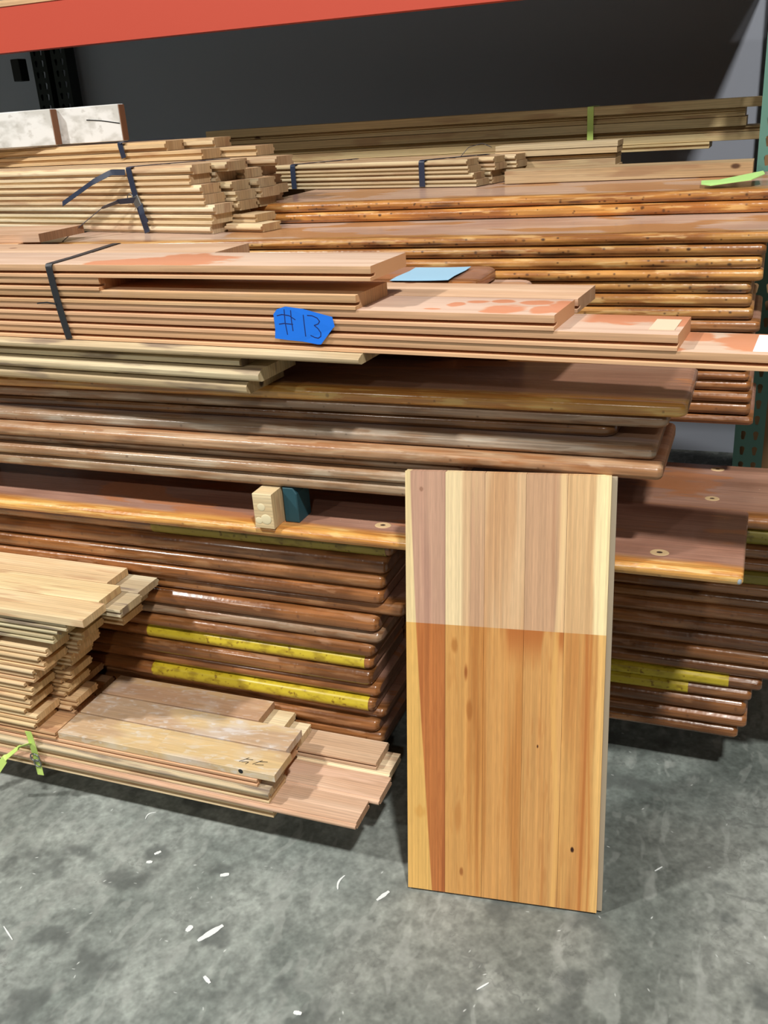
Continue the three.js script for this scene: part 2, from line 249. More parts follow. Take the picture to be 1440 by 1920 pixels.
// ---------- the warehouse ----------
function slab(name, x0, x1, y0, y1, z0, z1, mat) { const m = mesh(name, new THREE.BoxGeometry(x1 - x0, y1 - y0, z1 - z0), mat); m.position.set((x0 + x1) / 2, (y0 + y1) / 2, (z0 + z1) / 2); m.userData.kind = 'structure'; return m; }
const concrete = tex(2048, 2048, (u, v) => {
  const big = fbm(u * 5, v * 5, 5, 5, 5), mid = fbm(u * 22, v * 22, 22, 22, 4), fin = fbm(u * 160, v * 160, 160, 160, 3), hue = fbm(u * 4 + 9, v * 4 + 3, 4, 4, 3), smear = fbm(u * 60 + 4 * big, v * 18 + 6 * mid, 60, 18, 3);
  let c = mix([90, 98, 94], [138, 144, 139], sst(0.25, 0.75, 0.5 * big + 0.5 * mid)); c = mix(c, [128, 124, 116], sst(0.5, 0.75, hue) * 0.3);
  c = mul(c, 0.72 + 0.36 * fin + 0.2 * fbm(u * 420, v * 420, 420, 420, 2)); c = mix(c, [172, 176, 171], sst(0.62, 0.74, fbm(u * 120 + 3 * mid, v * 40 + 9 * big, 120, 40, 3)) * 0.3); c = mix(c, [160, 163, 158], sst(0.64, 0.8, smear) * 0.4); c = mix(c, [72, 76, 74], sst(0.62, 0.78, fbm(u * 34 + 2, v * 34 + 7, 34, 34, 4)) * 0.55);
  const cr = Math.abs(fbm(u * 9 + 0.6 * fin, v * 9, 9, 9, 4) - 0.5); c = mix(c, [78, 80, 78], (1 - sst(0.001, 0.006, cr)) * 0.3 * sst(0.5, 0.6, mid));
  const N = 210, ci = Math.floor(u * N), cj = Math.floor(v * N), h = LAT[(ci * 2741 + cj * 389) & 65535]; if (h > 0.982) { const a = LAT[(ci * 31 + cj * 877) & 65535] * 3.14, dx = u * N - ci - 0.5, dy = v * N - cj - 0.5, p = dx * Math.cos(a) + dy * Math.sin(a), q = -dx * Math.sin(a) + dy * Math.cos(a); c = mix(c, [214, 218, 216], (1 - sst(0.3, 0.9, Math.hypot(p / 0.42, q / 0.13))) * (h - 0.98) * 50); }
  return [...c, 0.62 + 0.2 * mid];
});
concrete.map.repeat.set(24 / 3, 18 / 3); concrete.rough.repeat.set(24 / 3, 18 / 3);
const floor = slab('floor', -14, 10, -0.2, 0, -4.5, 14.1, new THREE.MeshPhysicalMaterial({ map: concrete.map, roughnessMap: concrete.rough, roughness: 1 }));
const wallMat = std(0xb2b8c6, 0.85), dim = std(0x363432, 0.9);
slab('wall_back', -14, 10, 0, 8, -4.6, -4.4, wallMat); slab('wall_front', -14, 10, 0, 8, 14.1, 14.25, dim);
slab('wall_left', -14.15, -14, 0, 8, -4.5, 14.25, dim); slab('wall_right', 10, 10.15, 0, 8, -4.5, 14.25, dim);
slab('ceiling', -14.15, 10.15, 8, 8.15, -4.5, 14.25, std(0x303030, 0.9));
LAMPS.forEach(([x, y, z, k], i) => {
  const g = group('high_bay_lamp'); g.position.set(x, y, z);
  tag(g, ['square high bay lamp over the aisle left of the lumber', 'square high bay lamp over the aisle just right of the lumber', 'square high bay lamp over the next aisle, toward the left', 'square high bay lamp over the next aisle, toward the right'][i], 'lamp', 'high bay lamps');
  const hs = mesh('housing', new RoundedBoxGeometry(LAMP_SIZE + 0.06, 0.1, LAMP_SIZE + 0.06, 2, 0.015), M.housing, g); hs.position.y = 0.055;
  const df = mesh('diffuser', new THREE.BoxGeometry(LAMP_SIZE, 0.012, LAMP_SIZE), M.lamp, g); df.position.y = -0.001;
  const rod = mesh('hanger_rod', new THREE.CylinderGeometry(0.012, 0.012, 0.4, 10), M.housing, g); rod.position.y = 0.3;
  const l = new THREE.RectAreaLight(LAMP_COLOR, LAMP * k, LAMP_SIZE, LAMP_SIZE); l.rotation.x = -Math.PI / 2; l.position.y = -0.012; g.add(l);
});

// ---------- pallet rack ----------
const rack = group('pallet_rack'); tag(rack, 'pallet rack with a red load beam and teal perforated uprights', 'rack');
function upright(x, z, mat) {          // 76 mm channel with two columns of slots
  const h = 3.4, w = 0.087, s = new THREE.Shape([[0, 0], [w, 0], [w, h], [0, h]].map((p) => new THREE.Vector2(...p)));
  for (let y = 0.06; y < h - 0.05; y += 0.0508) for (const cx of [0.025, 0.062]) { const p = new THREE.Path(); p.moveTo(cx - 0.008, y + 0.009); p.absarc(cx, y + 0.009, 0.008, Math.PI, 0, true); p.lineTo(cx + 0.004, y - 0.012); p.lineTo(cx - 0.004, y - 0.012); p.closePath(); s.holes.push(p); }
  const f = new THREE.ExtrudeGeometry(s, { depth: 0.003, bevelEnabled: false, curveSegments: 4 }); f.translate(0, 0, -0.003);
  const a = new THREE.BoxGeometry(0.003, h, 0.07); a.translate(0.0015, h / 2, -0.038); const b = new THREE.BoxGeometry(0.003, h, 0.07); b.translate(w - 0.0015, h / 2, -0.038);
  const m = mesh('upright', mergeGeometries([f.toNonIndexed(), a.toNonIndexed(), b.toNonIndexed()]), mat, rack); m.position.set(x, 0.012, z);
  const pl = mesh('foot_plate', new THREE.BoxGeometry(0.13, 0.012, 0.13), mat, m); pl.position.set(w / 2, -0.006, -0.04); return m;
}
const XR = -0.0506, XL = -3.355;
for (const x of [XR, XL]) { upright(x, -3.06, M.teal); upright(x, -4.28, x === XL ? M.postShaded : M.teal); }
upright(-3.475, -4.28, M.postShaded);  // left rear uprights are near-black teal, with shade put into the colour
for (const [x, y0, y1] of [[XL, 0.3, 0.95], [XL, 0.95, 1.6], [XL, 1.6, 2.3], [XR, 2.2, 2.75], [XR, 2.75, 3.3]]) {
  const Lz = Math.hypot(1.14, y1 - y0), br = mesh('brace', new THREE.BoxGeometry(0.035, 0.02, Lz), M.teal, rack); br.position.set(x + 0.038, (y0 + y1) / 2, -3.7); br.rotation.x = Math.atan2(y1 - y0, 1.14);
}
function beam(z) {
  const s = new THREE.Shape([[0, 0], [0.05, 0], [0.05, 0.105], [0.035, 0.105], [0.035, 0.136], [0, 0.136]].map((p) => new THREE.Vector2(...p)));
  const g = new THREE.ExtrudeGeometry(s, { depth: XR - XL - 0.095, bevelEnabled: true, bevelSize: 0.003, bevelThickness: 0.001, bevelSegments: 2 }); g.rotateY(Math.PI / 2);
  const m = mesh('load_beam', g, M.red, rack); m.position.set(XL + 0.09, 1.8088, z); return m;
}
beam(-2.996); { const m = mesh('support_angle', new THREE.BoxGeometry(XR - XL - 0.095, 0.02, 0.05), M.dark, rack); m.position.set((XL + XR) / 2 + 0.045, 1.9345, -4.35); }
for (const x of [XL + 0.1, XR - 0.012]) { const c = mesh('beam_connector', new RoundedBoxGeometry(0.05, 0.14, 0.05, 2, 0.004), M.red, rack); c.position.set(x, 1.9, -3.027); }
const clip = mesh('beam_connector', new RoundedBoxGeometry(0.05, 0.1, 0.06, 2, 0.004), M.dark, rack); clip.position.set(-3.53, 1.83, -4.25);
for (let i = 0; i < 3; i++) { const p = board('shelf_panel', { x: [-1.63, -0.07, -4.24][i], y: 1.9455, z: -2.99, L: [2.6, 1.55, 2.4][i], W: 1.4, t: 0.02, mat: M.rawTan, tint: [1.05, 1.05, 1.0], face: [0.35, 0.33, 0.3], faceBoth: true, label: ['dark plywood shelf panel on the red beam, longer left one', 'dark plywood shelf panel on the red beam, shorter right one', 'unseen shelf panel added beyond the left edge to block lamp light'][i], category: 'shelf' }); }  // third panel is added out of view to stop light streaking the wall

// ---------- stack of planks on the right, on the floor ----------
const dunnage = (x, y, z, w, h, d, label) => { const m = mesh('timber_bearer', new RoundedBoxGeometry(w, h - 0.001, d, 1, 0.003), M.bearer); m.position.set(x, y + h / 2, z - d / 2); tag(m, label, 'timber', 'bearers under the stacks'); };
M.bearer = std(0x8a6a48, 0.85);
const YB = [0.696, 0.665, 0.63, 0.598, 0.568, 0.537, 0.505, 0.472, 0.437, 0.402, 0.365, 0.328, 0.295, 0.265, 0.233, 0.19, 0.158, 0.125];
const RX = [0.35, 0.33, 0.36, 0.3, 0.26, 0.34, 0.22, 0.31, 0.25, 0.18, 0.24, 0.16, 0.125, 0.07, 0.05, 0.041, 0.045, 0.028];
const rpRows = []; for (let i = 0; i < 17; i++) {
  const e = {}; const x = [0.35, 0.33, 0.36, 0.3, 0.26, 0.34, 0.22, 0.31, 0.25, 0.18, 0.2, 0.14, 0.07, 0.05, 0.041, 0.045, 0.028][i];
  if (i === 1) e.paint = [[-0.1, 0.3, M.olive]];
  if (i === 4) e.paint = [[-0.2, 0.2, M.olive]];
  if (i === 12) { e.paint = [[-0.7, -0.002]]; e.word = 'plank with long yellow nose'; }
  if (i === 13) { e.paint = [[-0.7, -0.09]]; e.word = 'plank with shorter yellow nose'; }
  if (e.paint) e.o = { wob: 0 };
  rpRows.push([YB[i], YB[i + 1], x, e]);
}
rows('varnished_plank', rpRows, -2.015, { left: -1.9, mat: M.slabRed, W: 0.32, group: 'varnished planks in the low right stack' }, 'of the low right stack', 'red brown rounded plank', (b, i) => { if (!i) for (const [x, z] of [[-0.07, -2.3], [-0.071, -2.11]]) plug(b, x - b.position.x, z - b.position.z, 0.0298); });
dunnage(-0.5, 0, -2.06, 0.09, 0.125, 0.26, 'timber bearer under the right end of the low right stack'); dunnage(-1.3, 0, -2.06, 0.09, 0.125, 0.26, 'timber bearer under the middle of the low right stack');
dunnage(-0.5, 0.696, -2.24, 0.09, 0.143, 0.28, 'timber bearer between the two right stacks, nearer one'); dunnage(-1.55, 0.696, -2.24, 0.09, 0.143, 0.28, 'timber bearer between the two right stacks, farther one');

// ---------- stack of planks on the left, on the floor ----------
const YL = [0.688, 0.643, 0.598, 0.561, 0.525, 0.49, 0.447, 0.415, 0.379, 0.345, 0.301, 0.265, 0.229, 0.203, 0.167, 0.132, 0.098];
const LX = [-0.706, -0.722, -0.732, -0.737, -0.693, -0.755, -0.752, -0.77, -0.776, -0.779, -0.768, -0.778, -0.76, -0.775, -0.766, -0.78];
rows('varnished_plank', LX.map((x, i) => {
  const e = { dz: [0, 0, 0, 0.002, -0.012, 0, -0.006, 0, -0.003, 0.002, -0.01, 0, -0.02, -0.006, -0.01, -0.01][i] };
  if (i === 0) { e.paint = [[-1.322, -0.722, M.olive]]; e.word = 'brown plank with an olive painted nose'; }
  if (i === 8) { e.paint = [[-1.391, -0.795]]; e.word = 'brown plank with a yellow painted nose'; }
  if (i === 11) { e.paint = [[-1.396, -0.793]]; e.word = 'plank with bright yellow painted nose'; }
  if (i === 4) e.word = 'longer red brown plank sticking out';
  if (i === 6) { e.word = 'plank with a flaking greyed nose'; e.o = { mat: M.slabGrey }; e.tint = [0.8, 0.72, 0.66]; }
  if (e.paint) e.o = { wob: 0 };
  return [YL[i], YL[i + 1], x, e];
}), -1.745, { left: -2.35, mat: M.slabRed, W: 0.235, round: 0.018, group: 'varnished planks in the low left stack' }, 'of the low left stack', 'glossy red brown plank with rounded nose');
dunnage(-1.0, 0, -1.79, 0.09, 0.098, 0.2, 'timber bearer under the right end of the low left stack'); dunnage(-2.0, 0, -1.79, 0.09, 0.098, 0.2, 'timber bearer under the left end of the low left stack');

// ---------- the long plank laid across both ----------
const longPlank = board('varnished_plank', { prof: 'bullnose', x: 0.008, y: 0.6885, z: -1.7, L: 2.4, W: 0.312, t: 0.0255, round: 0.008, wob: 0.002, mat: M.slabGold, cap: [0.7, 0.6, 0.5], label: 'long wide brown plank with amber nose, lying across the low stacks behind the leaning panel', category: 'plank' });
for (const [x, z] of [[-0.149, -1.762], [-0.731, -1.766]]) plug(longPlank, x - 0.008, z + 1.7, 0.0255, 0.016);
const splinter = mesh('paint_fleck', new THREE.SphereGeometry(0.008, 10, 8), M.chipGrey = std(0x9fa9b4, 0.6), longPlank); splinter.position.set(-0.007, 0.011, -0.003); splinter.scale.set(0.6, 0.9, 0.45); splinter.userData.label = 'white paint knocked onto the corner';

// ---------- planks of the middle stack ----------
rows('varnished_plank', [
  [1.026, 0.996, -0.112, { dz: 0, word: 'wide plank with a worn golden nose', o: { mat: M.slabGold, round: 0.02 } }],
  [0.996, 0.968, -0.146, { dz: -0.02, tint: [0.84, 0.78, 0.76], o: { round: 0.02 } }],
  [0.968, 0.94, -0.241, { dz: -0.035, word: 'short plank with a rounded end', o: { mat: M.slabRed, round: 0.03 }, tint: [0.8, 0.85, 0.85] }],
  [0.94, 0.912, -0.163, { dz: 0.0, word: 'plank with a greyed nose', tint: [0.86, 0.92, 1.0] }],
  [0.912, 0.88, -0.148, { dz: 0.022, word: 'orange brown plank', tint: [1.0, 0.84, 0.7] }],
  [0.88, 0.857, -0.539, { dz: -0.004, word: 'shorter pinkish plank', tint: [1.05, 0.95, 0.9] }],
  [0.857, 0.829, -0.555, { dz: 0.01, word: 'tan plank with a chipped nose' }],
  [0.829, 0.797, -0.57, { dz: 0.004, word: 'lowest plank with a torn splintered nose', tint: [0.85, 0.82, 0.76] }],
], -1.735, { left: -2.35, mat: M.slabGrey, W: 0.27, group: 'planks in the middle stack' }, 'of the middle stack', 'brown plank with greyish nose');
const woodBlock = board('wood_block', { x: -0.957, y: 0.7145, z: -1.692, L: 0.046, W: 0.16, t: 0.081, mat: M.rawPale, prof: 'square', tint: [0.98, 0.98, 0.92], cap: [0.95, 0.95, 0.92], label: 'short pale block of wood propping the middle stack off the long plank', category: 'block' });
for (const [x, y, r] of [[-0.027, 0.05, 0.009], [-0.018, 0.022, 0.012], [-0.036, 0.018, 0.008]]) { const c = mesh('broken_fibre', new THREE.SphereGeometry(r, 12, 8), M.rawEnd ??= std(0xe2d4ae, 0.8), woodBlock); c.position.set(x, y, 0); c.scale.set(1.1, 1, 0.12); }
{ const s = new THREE.Shape([[0, 0], [0.03, 0], [0.03, 0.066], [0.022, 0.078], [0, 0.078]].map((p) => new THREE.Vector2(...p))); const g = new THREE.ExtrudeGeometry(s, { depth: 0.06, bevelEnabled: true, bevelSize: 0.002, bevelThickness: 0.002, bevelSegments: 1 }); g.translate(0, 0, -0.06);
  const m = mesh('painted_block', g, M.tealBlock); m.position.set(-0.95, 0.7165, -1.738); tag(m, 'dark teal painted block standing right behind the pale wood block', 'block'); }
dunnage(-2.0, 0.7145, -1.76, 0.09, 0.081, 0.2, 'timber bearer under the left end of the middle stack');

// ---------- tall stack behind, on the right ----------
const YU = [1.3185, 1.2925, 1.2635, 1.2395, 1.213, 1.186, 1.16, 1.133, 1.105, 1.077, 1.049, 1.02, 0.991, 0.963, 0.943, 0.917, 0.893, 0.861, 0.839];
const UX = [0.32, 0.3, 0.32, -0.004, -0.01, -0.006, -0.027, -0.024, -0.019, -0.003, -0.015, -0.012, -0.02, -0.016, -0.011, -0.007, -0.008, 0.0];
const ULf = [-1.387, -1.426, -1.9]; const urRows = [];
for (let i = 0; i < 18; i++) urRows.push([YU[i], YU[i + 1], UX[i], { left: ULf[i] ?? -1.9, dz: [-0.33, -0.325, 0.002][i], tint: i === 1 ? [1.2, 1.14, 1.0] : i === 0 ? [0.94, 0.86, 0.78] : undefined, word: i === 0 ? 'dusty brown plank with shiny nose' : i === 1 ? 'yellowish plank with spotted nose' : i === 2 ? 'wide orange stained plank' : i > 8 ? 'brownish plank' : 'amber plank with spotted nose', o: { W: i < 2 ? 0.5 : i === 2 ? 0.42 : 0.3, mat: i > 8 ? M.slabRed : M.slabAmber, ...(i > 8 ? { tint: shadeOf(1.0, 1.25) } : {}) } }]);
rows('varnished_plank', urRows, -2.2, { mat: M.slabAmber, group: 'planks in the tall right stack' }, 'of the tall back right stack', 'amber plank');

// unseen sheet added on the right to keep lamp light off the wall
{ const m = mesh('light_block_sheet', new THREE.BoxGeometry(1.9, 2.12, 0.05), M.bearer); m.position.set(0.915, 1.061, -3.4); tag(m, 'unseen sheet added beyond the right upright to keep light off the wall', 'plywood'); }

// ---------- bundles of grooved siding in front ----------
const Y3 = -3.75 * D, c3 = Math.cos(Y3), s3 = Math.sin(Y3);
function place3(s, d) { return { x: 0.016 - s * c3 - d * -s3 * -1 * 0, z: -1.601 + s * s3 - d * c3, yaw: Y3 }; }   // s left along the boards, d back across them
const T3 = 0.0268;
const sid = [['stainTop', 0.69, 0.165, 5, 'top board of the strapped tan siding, orange stain patch near its middle'], ['rawTan', 1.325, 0.145, 4, 'shortest tan siding board, ending left in the strapped siding'], ['rawTan', 0.725, 0.145, 3, 'tan siding board ending just above the blue tape'], ['stainSpots', 0.348, 0.142, 2, 'tan siding board with round orange spots near its end'], ['stainEdge', 0.142, 0.145, 1, 'tan siding board with ragged orange stain and a pale sticker'], ['stainRight', -0.3, 0.145, 0, 'longest tan siding board, running out of the right edge with a white label']];
const sideBoards = {};
for (const [mt, s, W, k, label] of sid) { const p = place3(s, 0); sideBoards[k] = board('siding_board', { ...p, y: 1.125 + k * T3, L: 2.1 - s, W, t: T3 - 0.0003, prof: 'siding', mat: M[mt], map: mt.startsWith('stain') ? 'stained' : undefined, tint: shadeOf(0.97, 1.04), cap: [0.85, 0.76, 0.66], label, category: 'board', group: 'tan siding boards strapped together' }); }
{ // the long board carries its stain farther left than its end
  const uv = sideBoards[0].geometry.attributes.uv; for (let i = 0; i < uv.count; i++) if (uv.getY(i) !== 0.1) uv.setX(i, Math.min(1, uv.getX(i) + 0.04 / 1.2)); }
for (const [k, s, label] of [[5, 1.12, 'rear tan siding board beside the top board, under the strap'], [2, 0.325, 'rear tan siding board ending beyond the spotted one'], [1, 0.42, 'second rear tan siding board, under the spotted board'], [0, 0.45, 'lowest rear tan siding board'], [3, 1.0, 'rear tan siding board left of the blue paper'], [4, 1.2, 'rear tan siding board just below the top layer']]) {
  const p = place3(s, 0.15 + (k === 5 ? 0.02 : 0)); board('siding_board', { x: p.x + 0.15 * s3, z: p.z, yaw: Y3, y: 1.125 + k * T3, L: 2.1 - s, W: 0.14, t: T3 - 0.0008, prof: 'siding', mat: M.rawPink, tint: shadeOf(0.97, 1.06), label, category: 'board', group: 'tan siding boards strapped together' });
}
function onBoard(k, s0, s1, d0, d1, mat, name, label, category, y = 1.125 + (k + 1) * T3) {
  const p = place3((s0 + s1) / 2, (d0 + d1) / 2), m = mesh(name, new THREE.BoxGeometry(s1 - s0, 0.0012, d1 - d0), mat); m.position.set(p.x, y + 0.0002, p.z); m.rotation.y = Y3; tag(m, label, category); return m;
}
onBoard(1, 0.148, 0.19, 0.035, 0.115, std(0xe0d2b4, 0.7), 'sticker', 'small pale rectangular sticker on the end of a siding board', 'sticker');
onBoard(0, -0.09, 0.022, 0.02, 0.135, std(0xf2f4f8, 0.6), 'paper_label', 'white paper label at the right edge on the longest siding board', 'label');
// blue tape with its handwritten number
{
  const cv = document.createElement('canvas'); cv.width = 512; cv.height = 256; const x = cv.getContext('2d'); x.fillStyle = '#0f74ea'; x.fillRect(0, 0, 512, 256);
  x.strokeStyle = '#0a1f63'; x.lineWidth = 8; x.lineCap = 'round'; x.lineJoin = 'round';
  const st = (pts) => { x.beginPath(); pts.forEach((p, i) => i ? x.lineTo(p[0], p[1]) : x.moveTo(p[0], p[1])); x.stroke(); };
  st([[102, 28], [100, 120], [110, 212]]); st([[156, 28], [155, 100], [160, 178]]); st([[38, 80], [80, 66], [140, 68], [186, 92]]); st([[50, 142], [90, 132], [162, 130]]);
  st([[258, 50], [260, 130], [262, 206]]); st([[292, 48], [330, 46], [370, 58], [388, 80], [376, 100], [342, 116], [370, 136], [390, 164], [388, 192], [366, 208], [334, 206], [306, 196]]);
  const t = new THREE.CanvasTexture(cv); t.colorSpace = THREE.SRGBColorSpace; t.magFilter = THREE.LinearFilter;
  const out = [[0.0, 0.0], [0.02, 0.28], [0.015, 0.72], [0.08, 0.88], [0.22, 0.99], [0.5, 0.985], [0.96, 0.86], [0.99, 0.6], [0.96, 0.54], [0.755, 0.02], [0.7, 0.0], [0.45, 0.02], [0.2, 0.0]];
  const W = 0.136, H = 0.066, sh = new THREE.Shape(out.map(([a, b]) => new THREE.Vector2(a * W, b * H))); const g = new THREE.ExtrudeGeometry(sh, { depth: 0.0006, bevelEnabled: false });
  const ps = g.attributes.position, uv = g.attributes.uv; for (let i = 0; i < ps.count; i++) { const a = ps.getX(i), b = ps.getY(i); uv.setXY(i, a / W, b / H); ps.setZ(i, ps.getZ(i) + 0.006 * Math.pow(Math.max(0, (a / W - b / H * 0.35 - 0.45)), 2) * 4 * (1 - b / H)); ps.setY(i, b - 0.012 * (a / W - 0.3)); }
  g.computeVertexNormals(); const p = place3(0.905, -0.0015), m = mesh('masking_tape', g, new THREE.MeshPhysicalMaterial({ map: t, roughness: 0.55 })); m.position.set(p.x, 1.143, p.z); m.rotation.y = Y3; tag(m, 'piece of blue masking tape with a handwritten number, stuck on the siding', 'tape');
}
// ---------- old pale boards under the siding ----------
[[1.1245, 1.105, -0.7, 0.008, [1.0, 0.96, 0.93], 'top old cream board under the siding, reaching farthest right'], [1.1045, 1.0825, -0.978, -0.012, [0.93, 0.9, 0.88], 'second old cream board under the siding, ending beneath its neighbour'], [1.0825, 1.0565, -0.93, 0.0, [0.98, 0.95, 0.92], 'third old cream board under the siding, with a slanted end'], [1.0565, 1.0275, -0.965, -0.006, [1.0, 0.97, 0.93], 'lowest old cream board under the siding, on the brown planks']].forEach(([a, b, x, dz, tint, label]) =>
  board('bevelled_board', { x, y: b, z: -1.652 + dz + (x + 0.96) * 0.066, yaw: Y3, L: x + 2.3, W: 0.15, t: a - b - 0.0008, prof: 'bevel', mat: M.rawOld, tint, cap: [0.9, 0.88, 0.8], label, category: 'board', group: 'old cream boards under the siding' }));
board('batten', { x: -0.22, y: 1.106, z: -1.69, yaw: Y3, L: 0.42, W: 0.1, t: 0.0185, prof: 'square', mat: M.rawOld, label: 'pale batten tucked under the longest siding board', category: 'board' });
[[1.299, 1.277, -1.803, -2.12, 0.19, 'rawPink', 'pinkish board end beside the spotted thick slab, under the upper left bundle'], [1.2765, 1.24, -1.86, -2.1, 0.09, 'rawTan', 'thick tan board under the pinkish board end'], [1.2395, 1.201, -1.87, -2.08, 0.11, 'rawTan', 'lowest tan board under the pinkish board end']].forEach(([a, b, x, z, W, m, label]) => board('wide_board', { x, y: b, z, L: 0.7, W, t: a - b, mat: M[m], tint: [1, 0.95, 0.9], cap: [0.6, 0.5, 0.42], label, category: 'board' }));
// planks filling in behind the siding
[[1.2, 1.17, -0.575, 'brown plank with a rounded end, under the blue paper'], [1.17, 1.135, -0.49, 'greyish plank just below the plank with the blue paper'], [1.135, 1.1, -0.62, 'third plank down behind the siding'], [1.1, 1.063, -0.66, 'fourth plank down behind the siding'], [1.063, 1.027, -0.64, 'lowest plank behind the siding']].forEach(([a, b, x, label], i) =>
  board('varnished_plank', { prof: 'bullnose', x, y: b, z: -1.982, L: x + 1.15, W: 0.2, t: a - b - 0.001, round: 0.03, mat: i === 1 ? M.slabGrey : M.slabRed, tint: i === 0 ? [1.1, 1.05, 0.95] : [1, 1, 1], label, category: 'plank', group: 'planks behind the siding' }));
{ const g = new THREE.PlaneGeometry(0.135, 0.16, 8, 4); g.rotateX(-Math.PI / 2); const p = g.attributes.position; for (let i = 0; i < p.count; i++) { const x = p.getX(i), z = p.getZ(i); p.setY(i, 0.002 + 0.004 * Math.pow(Math.max(0, x / 0.135 + 0.3), 3) + 0.001 * Math.sin(z * 60)); }
  const th = g.clone(); th.translate(0, -0.0006, 0); th.index.array.reverse(); const gg = mergeGeometries([g, th]); gg.computeVertexNormals();
  const m = mesh('paper_sheet', gg, std(0x9cc6e0, 0.75)); m.position.set(-0.695, 1.2, -2.06); m.rotation.y = -0.03; tag(m, 'light blue sheet of paper on the brown plank behind the siding', 'paper'); }

// ---------- straps ----------
function ribbon(pts, w, dir, th = 0.0011) {   // a flat band along the points, w wide in direction dir
  const c = new THREE.CatmullRomCurve3(pts.map((p) => new THREE.Vector3(...p)), false, 'catmullrom', 0.12), n = pts.length * 6, d = new THREE.Vector3(...dir).normalize(), pos = [];
  const ring = (t) => { const p = c.getPoint(t), tg = c.getTangent(t), nn = new THREE.Vector3().crossVectors(tg, d).normalize(), dd = new THREE.Vector3().crossVectors(nn, tg).normalize(); return [[-1, -1], [1, -1], [1, 1], [-1, 1]].map(([a, b]) => p.clone().addScaledVector(dd, a * w / 2).addScaledVector(nn, b * th / 2)); };
  let A = ring(0); const quad = (a, b, e, f) => pos.push(...a.toArray(), ...b.toArray(), ...e.toArray(), ...a.toArray(), ...e.toArray(), ...f.toArray()); quad(A[0], A[1], A[2], A[3]);
  for (let i = 1; i <= n; i++) { const B = ring(i / n); for (let k = 0; k < 4; k++) { const l = (k + 1) % 4; quad(A[k], B[k], B[l], A[l]); } A = B; }
  quad(A[3], A[2], A[1], A[0]); const g = new THREE.BufferGeometry(); g.setAttribute('position', new THREE.Float32BufferAttribute(pos, 3)); return toCreasedNormals(g, 0.8);
}
function strap(label, grp) { const g = group('strap'); tag(g, label, 'strap', grp); return g; }
const w3 = (s, d, y) => { const p = place3(s, d); return [p.x, y, p.z]; };
{ const g = strap('black strap round the tan siding near the left edge');
  const top = 1.125 + 6 * T3 + 0.0012, x = [c3, 0, -s3];
  mesh('band', ribbon([w3(1.5, 0.31, top - 0.1), w3(1.495, 0.312, top - 0.004), w3(1.495, 0.3, top), w3(1.46, 0.1, top), w3(1.45, 0.004, top), w3(1.45, -0.0015, top - 0.006), w3(1.445, -0.0022, top - 0.06), w3(1.437, -0.0022, top - 0.12), w3(1.43, -0.0022, 1.1265)], 0.018, x), M.strapBlack, g);
  mesh('loose_end', ribbon([w3(1.447, -0.004, 1.202), w3(1.47, -0.006, 1.206), w3(1.5, -0.005, 1.203)], 0.003, [0, 1, 0]), M.strapBlack, g); }

// ---------- strapped bundle of pale flooring, upper left ----------
function pile(yaw, ox, oz) { const c = Math.cos(yaw), s = Math.sin(yaw); return (l, d) => [ox - l * c - d * s * 1, oz + l * s - d * c]; }
const YW = -13.2 * D, at = pile(YW, -1.427, -2.335);
const bx = [[0.025, -0.02, 0.05, -0.05], [0.035, 0.02, 0.0, 0.02], [0.0, -0.03, -0.05, 0], [-0.01, -0.045, -0.06, -0.02], [-0.04, -0.05, -0.045, 0], [-0.03, -0.02, -0.03, 0], [-0.02, 0.02, 0.01, 0.02]];
for (let i = 0; i < 7; i++) for (let k = 0; k < 4; k++) {
  const l = bx[i][k] + (i > 4 && k > 1 ? 0.085 : 0), [x, z] = at(l, k * 0.087), f = i % 2 ? 'groove' : 'tongue';
  board('floorboard', { x, y: 1.263 + (6 - i) * 0.0255, z, yaw: YW, L: 1.5, W: 0.082, t: 0.0245, prof: f, mat: M.rawPale, tint: k ? shadeOf(0.8, 0.9) : shadeOf(1.04, 1.12).map((q, e) => q * [1, 1.01, 1.04][e]), face: [0.7, 0.58, 0.52], cap: [0.62, 0.55, 0.49], label: `pale flooring board, ${ORD[i + 1]} layer down, ${['front', 'second', 'third', 'rear'][k]} row, strapped upper left bundle`, group: 'flooring boards strapped in the upper left bundle' });
}
